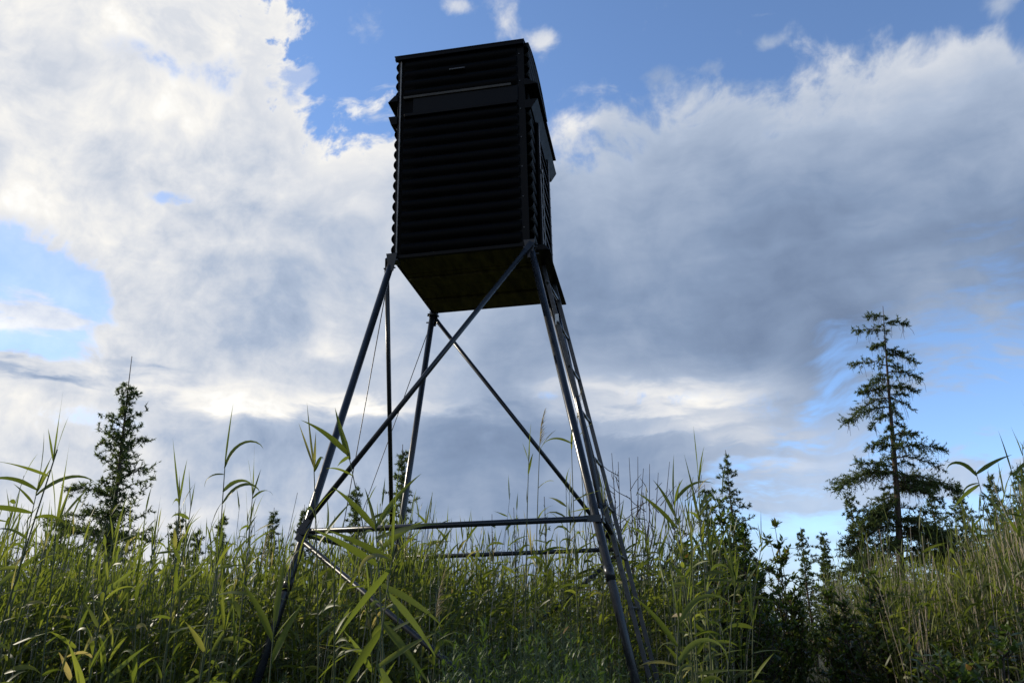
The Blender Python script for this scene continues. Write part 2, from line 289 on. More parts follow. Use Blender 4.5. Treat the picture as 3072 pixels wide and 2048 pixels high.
# ------------------------------------------------------------------ the hunting blind on its steel tower
ZB = 4.456; WX, DY, HF = 1.20, 1.30, 2.06     # floor height, box width, depth, wall height
ZR = ZB-2.404; RX, RY = 2.147, 2.195          # ring of horizontal bars
TW = empty('hunting_blind', (0, 0, 0), 'black ribbed box blind raised on splayed grey steel legs above the reeds', 'hunting blind')
sgn = {'fl': (-1, -1), 'fr': (1, -1), 'rr': (1, 1), 'rl': (-1, 1)}
def corner(k, z):                              # leg axis at height z
    t = (ZB-z)/(ZB-ZR); sx, sy = sgn[k]
    return np.array([sx*((WX/2)*(1-t)+RX/2*t), sy*((DY/2)*(1-t)+RY/2*t), z])
def build_tower():
    # --- corrugated walls: ribs run level, swelling outwards between narrow grooves
    pitch = 0.107; depth = 0.030; ARC = 0.13
    wl, wh = 1.42, 1.60                        # window band, heights above the floor
    def arch(s): return ARC*(1-(2*s-1)**2)     # roof rises in the middle of the side walls
    def wall(name, ax, half, off, sg, arched, lab, depth=depth):
        # wall in plane 'ax' at offset off (outwards sg); half = half width
        mb = MB(); e = 0.055
        us = [-half+(e*0.2 if ax == 'y' else 0.001), -half+e, -half+e+0.012] + list(np.linspace(-half+0.2, half-0.2, 7)) + [half-e-0.012, half-e, half-(e*0.2 if ax == 'y' else 0.001)]
        def prof(z):
            if wl-0.01 < z < wh+0.01: return -0.004
            zz = z if z <= wl else z-wh
            return depth*abs(math.sin(PI*(zz % pitch)/pitch))**0.75
        zs = [0.0]
        npp = 8
        n1 = int(wl/pitch); zs = [i*pitch/npp for i in range(n1*npp+1)]+[wl-0.01, wl, wh, wh+0.01]
        zt = HF+(ARC if arched else 0); n2 = int((zt-wh-0.012)/(pitch/npp))
        zs += [wh+0.014+i*pitch/npp for i in range(n2)]+[zt]
        idx = {}
        for j, z in enumerate(zs):
            for i, u in enumerate(us):
                k = 0.0 if (i in (0, 1, len(us)-1, len(us)-2) and ax == 'y') else 1.0
                d = prof(z)*k
                lim = HF+(arch((u+half)/(2*half)) if arched else 0)
                zz = ZB+min(z, lim)
                idx[(i, j)] = len(mb.v)
                mb.v.append((off+sg*d, u, zz) if ax == 'x' else (u, off+sg*d, zz))
        for j in range(len(zs)-1):
            for i in range(len(us)-1):
                q = (idx[(i, j)], idx[(i+1, j)], idx[(i+1, j+1)], idx[(i, j+1)])
                mb.f.append(q if (sg > 0) == (ax == 'x') else q[::-1])
        o = mb.build(name, M['panel'], TW, smooth=True); o['label'] = lab
        o.data.set_sharp_from_angle(angle=0.9)
        # window shutter, drip above it and sill ledge below
        def slab(nm, u0, u1, z0, z1, d0, d1, mat, d1b=None, par=o, bev=0.004):
            m = MB(); d1b = d1 if d1b is None else d1b
            P = lambda u, d, z: (off+sg*d, u, ZB+z) if ax == 'x' else (u, off+sg*d, ZB+z)
            lo = [P(u0, d0, z0), P(u1, d0, z0), P(u1, d1b, z0), P(u0, d1b, z0)]; hi = [P(u0, d0, z1), P(u1, d0, z1), P(u1, d1, z1), P(u0, d1, z1)]
            flip = (ax == 'x') == (sg > 0)
            if flip: lo, hi = lo[::-1], hi[::-1]
            m.hexa(lo, hi); return m.build(nm, mat, par, bevel=bev)
        h = half-0.07
        if ax == 'y':
            slab('window_shutter', -h+0.08, h+0.01, wl+0.004, wh-0.012, 0.002, 0.020, M['shutter'])
            slab('drip_strip', -h-0.01, h-0.05, wh-0.010, wh+0.012, 0.0, 0.036, M['bare'], 0.030, bev=0.002)
            slab('sill', -h, h, wl-0.03, wl+0.002, 0.0, 0.038, M['trim'])
        else:
            slab('window_shutter', -h+0.02, h-0.02, wl+0.004, wh-0.012, 0.002, 0.024, M['shutter'])
            slab('drip_strip', -half-0.02, half+0.02, wh-0.02, wh+0.05, 0.0, 0.030, M['trim'], 0.098 if sg < 0 else 0.125)
            slab('sill', -half-0.02, half+0.02, wl-0.09, wl+0.0, 0.0, 0.088 if sg < 0 else 0.12, M['trim'], 0.06)
        return o, slab
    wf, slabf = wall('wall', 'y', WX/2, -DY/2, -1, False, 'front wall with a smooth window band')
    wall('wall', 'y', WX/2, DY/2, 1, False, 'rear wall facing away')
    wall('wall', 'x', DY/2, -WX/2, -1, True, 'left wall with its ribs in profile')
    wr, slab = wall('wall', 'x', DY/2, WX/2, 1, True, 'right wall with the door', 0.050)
    m = MB(); m.box((-0.10, -DY/2-0.046, ZB+1.835), (0.05, -DY/2-0.026, ZB+1.85)); m.build('handle', M['zinc'], wf, bevel=0.003)
    # corner trims with rivets
    for k, (sx, sy) in sgn.items():
        m = MB(); x, y = sx*(WX/2+0.004), sy*(DY/2+0.004); w = 0.085; th = 0.006
        wx = 0.03 if sx < 0 else w
        m.box(tuple(np.minimum((x, y, ZB-0.02), (x-sx*wx, y-sy*th, 0))[:2])+(ZB-0.02,), tuple(np.maximum((x, y), (x-sx*wx, y-sy*th)))+(ZB+HF-0.01,))
        t = m.build('corner_trim', M['trim'], TW, bevel=0.002)
        if sy < 0 and sx > 0:
            for i in range(7):
                q = MB(); z = ZB+0.14+i*0.30; q.tube([(x-0.045, y, z), (x-0.045, y-0.006, z)], 0.006, 6); q.build('rivet', M['zinc'], t)
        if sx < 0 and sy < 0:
            q = MB(); q.box((x+0.024, y-0.016, ZB+0.01), (x+0.0335, y+0.001, ZB+HF-0.03)); q.build('pale_edge', M['lip'], t)  # added pale lip: the sun-caught line on the corner is painted in its colour
    # roof: curved sheet
    m = MB(); ov = 0.035; n = 16; th = 0.012
    for i in range(n+1):
        s = i/n; yy = -DY/2-0.045+(DY+0.09)*s; z = ZB+HF+0.13*(1-(2*s-1)**2)+0.002
        for x in (-WX/2-ov, WX/2+ov*0.4):
            m.v.append((x, yy, z)); m.v.append((x, yy, z+th))
    for i in range(n):
        a = i*4; b = a+4
        m.f += [(a, a+2, b+2, b), (a+1, b+1, b+3, a+3), (a, b, b+1, a+1), (a+2, a+3, b+3, b+2)]
    m.f += [(0, 1, 3, 2), (n*4, n*4+2, n*4+3, n*4+1)]
    rf = m.build('roof', M['trim'], TW)
    m = MB(); m.box((-WX/2-0.03, -DY/2-0.043, ZB+HF-0.034), (WX/2+0.01, -DY/2-0.008, ZB+HF+0.001)); m.build('fascia', M['trim'], rf, bevel=0.003)
    # floor: frame and boards
    fr = MB(); z0 = ZB-0.042; z1 = ZB-0.008
    for (a, b) in (((-WX/2-.015, -DY/2-.015), (WX/2+.015, -DY/2+.012)), ((-WX/2-.015, DY/2-.012), (WX/2+.015, DY/2+.015)), ((-WX/2-.015, -DY/2+.012), (-WX/2+.012, DY/2-.012)), ((WX/2-.012, -DY/2+.012), (WX/2+.015, DY/2-.012))):
        fr.box((*a, z0), (*b, z1))
    fo = fr.build('floor_frame', M['trim'], TW, bevel=0.003)
    nb = 4; L = DY-0.03
    for i in range(nb):
        m = MB(); y0 = -L/2+L*i/nb+0.004; y1 = -L/2+L*(i+1)/nb-0.004
        m.box((-WX/2+0.013, y0, ZB-0.040-0.003*(i % 2)), (WX/2-0.013, y1, ZB-0.010)); m.build('plank', M['ply'], fo, bevel=0.003)
    for y in (-0.22, 0.30):
        m = MB(); m.box((-WX/2+0.013, y-0.02, ZB-0.062), (WX/2-0.013, y+0.02, ZB-0.0435)); m.build('joist', M['ply'], fo, bevel=0.003)
    # door on the right wall: stiles, level slats, latch cord, drip board below
    d0, d1 = -0.36, 0.30
    door = MB(); X = WX/2+0.022
    door.box((X+0.030, d0, ZB+0.02), (X+0.040, d1, ZB+1.34)); do = door.build('door', M['panel'], wr); do['label'] = 'door with level slats'
    for (a, b) in ((d0-0.03, d0+0.04), (d1-0.04, d1+0.03)):
        m = MB(); m.box((X+0.0405, a, ZB+0.01), (X+0.062, b, ZB+1.35)); m.build('stile', M['trim'], do, bevel=0.003)
    for i in range(11):
        m = MB(); z = ZB+0.06+i*0.117
        m.hexa([(X+0.0405, d0+0.041, z), (X+0.058, d0+0.041, z), (X+0.058, d1-0.041, z), (X+0.0405, d1-0.041, z)],
               [(X+0.0405, d0+0.041, z+0.085), (X+0.044, d0+0.041, z+0.085), (X+0.044, d1-0.041, z+0.085), (X+0.0405, d1-0.041, z+0.085)])
        m.build('slat', M['shutter'], do, bevel=0.002)
    m = MB(); pts = [(X+0.07, d0+0.0, ZB+0.86), (X+0.085, d0-0.01, ZB+0.80), (X+0.078, d0+0.01, ZB+0.60), (X+0.08, d0-0.015, ZB+0.30), (X+0.085, d0-0.02, ZB+0.06)]
    m.tube(pts, 0.0035, 5); m.build('latch_cord', M['rope'], do)
    m = MB(); m.box((X+0.0625, d0-0.01, ZB+0.84), (X+0.078, d0+0.04, ZB+0.87)); m.build('latch', M['zinc'], do, bevel=0.003)
    m = MB(); y0, y1 = -DY/2+0.06, DY/2+0.05
    m.hexa([(X+0.005, y0, ZB-0.06), (X+0.14, y0, ZB-0.06), (X+0.14, y1, ZB-0.06), (X+0.005, y1, ZB-0.06)], [(X+0.005, y0, ZB+0.0), (X+0.10, y0, ZB+0.0), (X+0.10, y1, ZB+0.0), (X+0.005, y1, ZB+0.0)])
    m.build('step_board', M['trim'], TW, bevel=0.01)
    # --- legs, ring, braces
    R = 0.030
    for k in sgn:
        a, b, c = corner(k, ZB-0.03), corner(k, ZR-0.35), corner(k, -0.15)
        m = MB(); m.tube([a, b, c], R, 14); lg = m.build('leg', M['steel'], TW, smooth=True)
        sx, sy = sgn[k]
        m = MB(); p = corner(k, ZB-0.005); m.box((p[0]-0.05, p[1]-0.045, ZB-0.075), (p[0]+0.05, p[1]+0.045, ZB-0.0565)); m.build('bracket', M['steel'], lg, bevel=0.004)
        m = MB(); q = corner(k, ZB-0.03); m.hexa([(q[0]-0.02, q[1]+sy*0.036, ZB-0.17), (q[0]+0.02, q[1]+sy*0.036, ZB-0.17), (q[0]+0.02, q[1]+sy*0.044, ZB-0.17), (q[0]-0.02, q[1]+sy*0.044, ZB-0.17)], [(q[0]-0.05, q[1]+sy*0.036, ZB-0.0), (q[0]+0.05, q[1]+sy*0.036, ZB-0.0), (q[0]+0.05, q[1]+sy*0.044, ZB-0.0), (q[0]-0.05, q[1]+sy*0.044, ZB-0.0)])
        m.build('gusset', M['steel'], lg, bevel=0.003)
        for z in (ZB-0.06, ZB-0.13, ZR):
            m = MB(); q = corner(k, z); m.tube([q+(sx*0.055, 0, 0), q-(sx*0.05, 0, 0)], 0.007, 6); m.build('bolt', M['zinc'], lg)
        s0, s1 = corner(k, ZR-0.32), corner(k, ZR-0.42); m = MB(); m.tube([s0, s1], R+0.004, 14); m.build('sleeve', M['steel'], lg, smooth=True)
    order = ['fl', 'fr', 'rr', 'rl']
    def bar(nm, p, q, r=0.022, out=(0, 0, 0), lab=None):
        p = np.array(p)+out; q = np.array(q)+out; m = MB(); d = (q-p)/np.linalg.norm(q-p)
        m.tube([p+d*0.06, q-d*0.06], r, 12); o = m.build(nm, M['steel'], TW, smooth=True)
        up = np.array([0, 0, 1.0])
        n = np.array(out); n = n/np.linalg.norm(n); w = np.cross(d, n); w /= np.linalg.norm(w)
        for e, s in ((p, 1), (q, -1)):                           # flattened, bolted tube ends
            m = MB(); a = e-d*s*0.035; b = e+d*s*0.085; r2 = r*1.25
            m.hexa([a-w*r2-n*0.006, a+w*r2-n*0.006, b+w*r-n*0.012, b-w*r-n*0.012], [a-w*r2+n*0.006, a+w*r2+n*0.006, b+w*r+n*0.012, b-w*r+n*0.012]); m.build('flat_end', M['steel'], o, bevel=0.002)
        return o
    outs = {('fl', 'fr'): (0, -0.045, 0), ('fr', 'rr'): (0.045, 0, 0), ('rr', 'rl'): (0, 0.045, 0), ('rl', 'fl'): (-0.045, 0, 0)}
    for i in range(4):
        a, b = order[i], order[(i+1) % 4]; o = outs[(a, b)]
        bar('ring_bar', corner(a, ZR), corner(b, ZR), 0.021, o)
    z_t = ZB-0.06
    for (a, b, o) in (('fr', 'fl', (0, -0.05, 0)), ('fl', 'rl', (-0.05, 0, 0)), ('rl', 'rr', (0, 0.05, 0)), ('rr', 'fr', (0.05, 0, 0))):
        bar('diagonal_brace', corner(a, z_t), corner(b, ZR+0.04), 0.021, o)
    for (a, b, o) in (('fl', 'fr', (0, -0.05, 0)), ('rr', 'rl', (0, 0.05, 0)), ('rl', 'fl', (-0.05, 0, 0))):
        bar('lower_brace', corner(a, ZR-0.05), corner(b, 0.12), 0.021, o)
    # --- ladder against the right side
    lad = MB(); zt, zb_ = ZB-0.01, 0.0
    ends = []
    for (y, out) in ((-0.28, 0.052), (0.15, 0.094)):
        p, q = corner('fr', zt)+(out, 0, 0), corner('fr', zb_)+(out, 0, 0); p[1] = q[1] = y; ends.append((p, q))
        a = np.array([0, 0.014, 0]); b = np.array([0.018, 0, 0])
        lad.hexa([q-a-b, q+a-b, q+a+b, q-a+b], [p-a-b, p+a-b, p+a+b, p-a+b])
    lo = lad.build('ladder', M['zinc'], TW, bevel=0.003); lo['label'] = 'metal ladder up to the door'
    n = 11
    for i in range(n):
        s = 0.05+i*0.088
        p = ends[0][0]*(1-s)+ends[0][1]*s; q = ends[1][0]*(1-s)+ends[1][1]*s
        m = MB(); m.tube([p-(0, 0.03, 0), q+(0, 0.03, 0)], 0.013, 8); m.build('rung', M['zinc'], lo, smooth=True)
        m = MB(); m.tube([p-(0, 0.05, 0), p-(0, 0.0301, 0)], 0.009, 6); m.build('bolt', M['zinc'], lo)
    for s in (0.13, 0.47):
        p = ends[0][0]*(1-s)+ends[0][1]*s
        m = MB(); m.box((p[0]-0.016, p[1]-0.0175, p[2]-0.05), (p[0]+0.016, p[1]-0.0148, p[2]+0.05)); m.build('sticker', M['white'], lo)
    # --- guy wires from the two left corners
    for k, px in (('fl', (790, 1200)), ('rl', (838, 1160))):
        p = corner(k, ZB-0.12); d = at(*px, 8.9 if k == 'fl' else 10.4)
        v = d-p; e = p+v*((p[2]-0.0)/(p[2]-d[2]))
        m = MB(); m.tube([p, e], 0.0045, 6); m.build('guy_wire', M['wire'], TW, smooth=True)
M['white'] = plain('white_sticker', (0.55, 0.55, 0.53), (0.7, 0.7, 0.68), 30, 0.5)
build_tower()

# ------------------------------------------------------------------ reeds
def leaf_arrays(base, az, L, W, e0, droop, twist, nseg=5, fold=False, tw0=0.0):
    """vectorised strips: returns verts (N, rows, k, 3)"""
    N = len(L); s = np.linspace(0, 1, nseg+1)
    base = np.asarray(base, float).reshape(N, 3)
    phi = e0[:, None]-droop[:, None]*s[None]**1.6
    ds = L[:, None]/nseg
    cx = np.concatenate([np.zeros((N, 1)), np.cumsum(np.cos(phi[:, :-1])*ds, 1)], 1); cz = np.concatenate([np.zeros((N, 1)), np.cumsum(np.sin(phi[:, :-1])*ds, 1)], 1)
    h = np.stack([np.cos(az), np.sin(az), np.zeros(N)], 1); sd_ = np.stack([-np.sin(az), np.cos(az), np.zeros(N)], 1)
    P = base[:, None]+cx[..., None]*h[:, None]+cz[..., None]*np.array([0, 0, 1.0])
    nrm = -np.sin(phi)[..., None]*h[:, None]+np.cos(phi)[..., None]*np.array([0, 0, 1.0])
    tw = np.asarray(tw0).reshape(-1, 1)+twist[:, None]*s[None]
    wd = sd_[:, None]*np.cos(tw)[..., None]+nrm*np.sin(tw)[..., None]
    nn = np.cross(wd, np.cos(phi)[..., None]*h[:, None]+np.sin(phi)[..., None]*np.array([0, 0, 1.0]))
    wp = np.interp(s, [0, 0.08, 0.3, 0.6, 0.85, 1], [0.35, 0.72, 1.0, 0.68, 0.27, 0.01])
    w = 0.5*W[:, None]*wp[None]
    if fold:
        k = [P-wd*w[..., None]-nn*(0.22*w)[..., None], P+nn*(0.10*w)[..., None], P+wd*w[..., None]-nn*(0.22*w)[..., None]]
    else: k = [P-wd*w[..., None], P+wd*w[..., None]]
    return np.stack(k, 2)
def strip_faces(N, rows, k):
    b = (np.arange(N)*rows*k)[:, None, None]; r = np.arange(rows-1)[None, :, None]*k; c = np.arange(k-1)[None, None]
    i = (b+r+c).ravel(); return np.stack([i, i+1, i+k+1, i+k], 1)
def tubes(paths, rads, n=3):
    """paths (N, rows, 3), rads (N, rows)"""
    N, rows, _ = paths.shape; t = np.arange(n)*2*PI/n
    ring = np.stack([np.cos(t), np.sin(t), np.zeros(n)], 1)
    V = paths[:, :, None]+rads[:, :, None, None]*ring[None, None]
    b = (np.arange(N)*rows*n)[:, None, None]; r = np.arange(rows-1)[None, :, None]*n; c = np.arange(n)[None, None]
    i0 = (b+r+c).ravel(); i1 = (b+r+(c+1) % n).ravel()
    return V.reshape(-1, 3), np.stack([i0, i1, i1+n, i0+n], 1)

HEAD = math.radians(7.8)                       # the trail leaves the camera along this heading
def rel(p):                                    # along / right of the trail
    d = np.asarray(p)[..., :2]-CAM[:2]
    return d[..., 0]*math.sin(HEAD)+d[..., 1]*math.cos(HEAD), d[..., 0]*math.cos(HEAD)-d[..., 1]*math.sin(HEAD)
def azc(p):                                    # degrees right of the camera's heading
    d = np.asarray(p)[..., :2]-CAM[:2]; return np.degrees(np.arctan2(d[..., 0], d[..., 1]))-math.degrees(YAW)
def ang(px): return math.degrees(math.atan((px*SC-1536)/FPX))
def free(p):                                   # where reeds may grow
    a, b = rel(p); d = np.hypot(*(np.asarray(p)[..., :2]-CAM[:2]).T); z = azc(p)
    ok = (d > 3.3)
    ok &= ~((b > -0.35-0.02*a) & (b < np.where(a > 7, .70, 1.05)) & (a < 45))
    ok &= ~((b > -0.4) & (a < 7.0) & (b < 3.0+0.1*a))
    ok &= ~((z > ang(1010)) & (z < ang(1500)) & (d < 6.6))
    ok &= ~((z > ang(585)) & (z < ang(705)) & (d < 6.3))
    return ok
def scatter(n, dmin, dmax, amin, amax):
    d = np.sqrt(RNG.uniform(dmin**2, dmax**2, n)); a = np.radians(RNG.uniform(amin, amax, n))+YAW
    p = np.stack([CAM[0]+d*np.sin(a), CAM[1]+d*np.cos(a), np.zeros(n)], 1)
    p = p[free(p)]; p[:, 2] = ground_h(p[:, 0], p[:, 1])-0.03
    for k in sgn:                              # keep off the legs
        c = corner(k, 0.8); p = p[np.hypot(p[:, 0]-c[0], p[:, 1]-c[1]) > 0.10]
    return p
def reed_height(p):
    d = np.hypot(p[:, 0]-CAM[0], p[:, 1]-CAM[1])
    z = azc(p); h = 1.72+0.10*np.sin(p[:, 0]*0.8+0.6)*np.cos(p[:, 1]*0.55)+RNG.normal(0, 0.17, len(p))
    h += np.clip((d-6.0)*0.05, -0.22, 0.55)
    h += np.where(z > ang(1900), -0.30+np.clip((z-ang(2120))*0.14, -.05, .8)-np.clip((d-9)*.02, 0, .3), 0)
    h += np.where(RNG.random(len(p)) < .13, RNG.uniform(.15, .55, len(p)), 0)
    return np.clip(h, 1.3, 3.4)
WIND = math.radians(-15)                       # leaves stream to the right of the picture
LEAF_PROTO = []
for i in range(16):
    a = leaf_arrays([[0, 0, 0]], np.array([0.0]), np.array([RNG.uniform(.18, .32)]), np.array([RNG.uniform(.020, .031)]), np.array([RNG.uniform(.2, 1.25)]), np.array([RNG.choice([.25, .5, .8, 1.3, 2.6])*RNG.uniform(.8, 1.2)]), np.array([RNG.uniform(-1.6, 1.6)]), 9, True, RNG.uniform(-1.1, 1.1))
    LEAF_PROTO.append(mesh_np('leaf', a.reshape(-1, 3), [strip_faces(1, 10, 3)], M['reed'], np.full(30, 0.0), smooth=True))
SPIKE_PROTO = []
for i in range(5):
    a = leaf_arrays([[0, 0, 0]]*3, np.array([0.0, 2.1, 4.0]), np.array([.40, .27, .20])*RNG.uniform(.7, 1.1), np.array([.012, .014, .015]), np.array([1.50, 1.40, 1.30]), RNG.uniform(0, .35, 3), RNG.uniform(-2, 2, 3), 6, True)
    SPIKE_PROTO.append(mesh_np('leaf_spike', a.reshape(-1, 3), [strip_faces(3, 7, 3)], M['reed'], np.full(63, 0.0), smooth=True))
STEM_PROTO = []
for i in range(8):
    rows = 9; t = np.linspace(0, 1, rows); bend = RNG.uniform(0.0, 0.12)
    path = np.stack([bend*t**2, 0.004*np.sin(t*9+i), t], 1)[None]
    V, Fq = tubes(path, (0.0062*(1-0.62*t))[None], 6)
    STEM_PROTO.append((mesh_np('stem', V, [Fq], M['stem'], np.repeat(0.03+0.55*(1-t)**1.5, 6), smooth=True), bend))
def plume_mesh(seed):
    r = np.random.default_rng(seed); n = 90; t = r.uniform(0, 1, n)
    base = np.stack([0.05*t**2, np.zeros(n), 0.26*t], 1)
    a = leaf_arrays(base, r.uniform(-0.9, 0.9, n), r.uniform(.05, .11, n)*(1.1-.7*t), np.full(n, .0045), r.uniform(.7, 1.3, n), r.uniform(.4, 1.3, n), r.uniform(-1, 1, n), 3)
    return mesh_np('plume', a.reshape(-1, 3), [strip_faces(n, 4, 2)], M['plume'], np.repeat(r.uniform(0, 1, n), 8))
PLUMES = [plume_mesh(i) for i in range(3)]
def reed(foot, h, lean_az, label, group, leaves=None, plume=False, spike=True, nleaf=None, wide=1.0, leanx=None):
    e = empty('reed', tuple(foot), label, 'reed', group)
    me, bend = STEM_PROTO[random.randrange(8)]
    st = link('stem', me, e); b = bend*random.uniform(.4, 2.2)
    sx = b/bend*h if leanx is None else leanx/bend
    st.scale = (sx if bend > 1e-3 else 1, wide*1.0, h); st.rotation_euler = (0, 0, lean_az)
    # keep the tube round: x scale acts on the bend only through a shear, so re-thin by hand
    off = (bend*sx)
    me2 = me.copy(); co = np.empty(len(me2.vertices)*3, np.float32); me2.vertices.foreach_get('co', co); co = co.reshape(-1, 6, 3)
    c = co.mean(1, keepdims=True); loc = co-c; loc[..., 0] /= sx; co = (c+loc).reshape(-1); me2.vertices.foreach_set('co', co); me2.update(); st.data = me2
    def pos(t): return np.array([math.cos(lean_az)*off*t*t, math.sin(lean_az)*off*t*t, h*t])
    n = nleaf or random.randint(9, 13)
    for i in range(n):
        t = 0.38+0.58*i/(n-1)+random.uniform(-.02, .02); a = (WIND+random.gauss(0, 0.9)) if random.random() < 0.55 else random.uniform(-PI, PI)
        lf = link('leaf', LEAF_PROTO[random.randrange(16)], e); lf.location = pos(min(t, .985)); lf.rotation_euler = (random.gauss(0, .12), random.gauss(0, .15), a)
        k = random.uniform(.75, 1.15)*(1.0-0.25*(t-.4)); lf.scale = (k, k*wide, k)
    for (t, a, me3, k) in (leaves or []):
        lf = link('leaf', me3, e); lf.location = pos(t); lf.rotation_euler = (0, 0, a); lf.scale = (k*.86, k*.78, k*.86)
    if plume:
        o = link('plume', random.choice(PLUMES), e); o.location = pos(0.99); o.rotation_euler = (0, 0, random.uniform(-.6, .6))
    elif spike:
        o = link('leaf_spike', random.choice(SPIKE_PROTO), e); o.location = pos(0.975); k = random.uniform(.6, 1.1); o.scale = (k, k, k); o.rotation_euler = (random.gauss(0, .08), random.gauss(0, .08), random.uniform(-PI, PI))
    return e
def leaf_of(L, W, e0, droop, twist, tw0=1.05):
    a = leaf_arrays([[0, 0, 0]], np.array([0.0]), np.array([L]), np.array([W]), np.array([e0]), np.array([droop]), np.array([twist*.5]), 10, True, tw0)
    return mesh_np('leaf', a.reshape(-1, 3), [strip_faces(1, 11, 3)], M['reed'], np.full(33, 0.35), smooth=True)
RIGHT = -YAW                                    # world angle of picture-right (about z)
LEFT = PI-YAW
def hero(px, py, dist, label, lean=0.0, side_=0.0, **kw):
    """a reed whose stem top is seen at px,py; lean metres towards side_ (world angle)"""
    tip = at(px, py, dist); foot = np.array([tip[0]-lean*math.cos(side_), tip[1]-lean*math.sin(side_), 0.0])
    foot[2] = ground_h(foot[0], foot[1])-0.03
    return reed(foot, tip[2]-foot[2], side_, label, None, leanx=max(lean, 0.004), **kw)
HG = None
hero(800, 1040, 4.3, 'tall reed crossing the front left leg, its two top leaves standing against the sky', 0.30, LEFT, nleaf=5, spike=False,
     leaves=[(0.985, LEFT+.05, leaf_of(.34, .040, 1.22, -.12, .3), 1.0), (0.995, LEFT+.1, leaf_of(.37, .040, .78, .45, -.3), 1.0), (0.99, LEFT+1.2, leaf_of(.15, .03, -.4, .5, .6), 1.0)])
hero(517, 1060, 4.6, 'solitary tall dark-stemmed reed with a needle-like tip left of the tower', 0.03, LEFT, nleaf=4, spike=False,
     leaves=[(0.99, 0.4, leaf_of(.40, .012, 1.55, .05, 2.0), 1.0), (0.985, RIGHT, leaf_of(.34, .03, 1.3, 2.6, .4), 1.0), (0.9, RIGHT-.2, leaf_of(.32, .032, 1.0, 2.4, .3), 1.0), (0.93, RIGHT+.4, leaf_of(.22, .03, .9, 2.2, .3), 1.0)])
hero(88, 1110, 4.8, 'tall reed beside the left picture edge with leaves spreading both ways', 0.06, RIGHT, nleaf=6,
     leaves=[(0.985, LEFT, leaf_of(.34, .030, .5, 1.0, .2), 1.0), (0.97, RIGHT, leaf_of(.38, .034, .7, 1.5, .3), 1.0), (0.93, LEFT+.3, leaf_of(.40, .034, .2, .6, .2), 1.0)])
hero(862, 1195, 3.5, 'big-leaved near reed in front of the left ring bar', 0.10, LEFT, nleaf=4, wide=1.1, spike=False,
     leaves=[(0.985, RIGHT+.2, leaf_of(.34, .032, 1.0, .35, .4), 1.0), (0.98, LEFT+.2, leaf_of(.30, .032, .85, .3, .6), 1.0), (0.96, RIGHT-.3, leaf_of(.36, .034, .25, .35, -.6), 1.0), (0.97, LEFT-.4, leaf_of(.24, .028, 1.3, .15, .8), 1.0), (.9, LEFT+.3, leaf_of(.36, .036, .55, .2, .7), 1.0), (.93, RIGHT+.5, leaf_of(.30, .030, .7, .4, .5), 1.0), (.78, RIGHT-.4, leaf_of(.38, .036, -.75, .2, .5), 1.0), (.86, RIGHT, leaf_of(.36, .034, -.45, .4, .4), 1.0)])
hero(905, 1255, 3.3, 'nearest broad-leaved reed below the crossing braces, leaves hanging', 0.12, RIGHT, nleaf=6, wide=1.15,
     leaves=[(0.95, LEFT+.3, leaf_of(.38, .034, -.85, .2, .5), 1.0), (0.9, RIGHT+.2, leaf_of(.36, .034, -.8, .3, .5), 1.0), (.82, LEFT-.3, leaf_of(.36, .036, -.9, .2, .8), 1.0), (.97, LEFT, leaf_of(.34, .032, .5, .2, .4), 1.0), (.75, RIGHT, leaf_of(.36, .036, -1.0, .2, .4), 1.0)])
hero(632, 1425, 3.2, 'bright green reed shoot with one upright leaf left of the front left leg', 0.02, RIGHT, nleaf=4, wide=1.2, spike=False,
     leaves=[(0.985, RIGHT, leaf_of(.30, .034, 1.5, .05, .3), 1.0), (.95, LEFT, leaf_of(.30, .036, 1.1, .3, .4), 1.0), (.9, RIGHT, leaf_of(.28, .036, 1.2, .3, .4), 1.0)])
hero(1215, 1040, 5.6, 'slender reed under the blind with a drooping curl at its top', 0.08, RIGHT, nleaf=6)
hero(1240, 1015, 6.0, 'plumed reed in front of the rear diagonal brace', 0.10, RIGHT, nleaf=7, plume=True)
hero(1312, 1005, 5.8, 'reed with a bent-over top leaf just left of the front right leg', 0.02, RIGHT, nleaf=6, spike=False, leaves=[(.985, LEFT, leaf_of(.26, .02, .5, 1.6, .2), 1.0)])
hero(1325, 955, 6.8, 'reed with a pale feathery plume between the right leg and the ladder', 0.05, LEFT, nleaf=4, plume=True)
hero(1545, 1130, 4.9, 'tall reed right of the ladder with a needle tip and arching leaves', 0.04, LEFT, nleaf=4, spike=False,
     leaves=[(.985, 0.3, leaf_of(.30, .012, 1.5, .1, 1.0), 1.0), (.97, RIGHT, leaf_of(.34, .026, .9, 1.5, .3), 1.0), (.9, LEFT, leaf_of(.36, .03, .9, .4, .5), 1.0), (.93, LEFT-.4, leaf_of(.3, .03, 1.2, .3, .4), 1.0)])
hero(1590, 1240, 4.4, 'reed with folded pale leaves in front of the leafy shrub', 0.06, RIGHT, nleaf=7, wide=1.15)
hero(1560, 1400, 3.7, 'near reed with long drooping leaves at the trail edge', 0.10, RIGHT, nleaf=6, wide=1.2,
     leaves=[(.95, RIGHT, leaf_of(.36, .028, 1.1, 2.4, .3), 1.0), (.85, RIGHT+.3, leaf_of(.36, .030, .9, 2.5, .3), 1.0), (.9, LEFT, leaf_of(.32, .028, 1.0, .4, .3), 1.0)])
hero(1690, 1330, 4.3, 'reed leaning over the dark trail', 0.18, RIGHT, nleaf=7, wide=1.1)
hero(1730, 1420, 4.6, 'short reed tuft standing at the mouth of the trail', 0.10, RIGHT, nleaf=8)
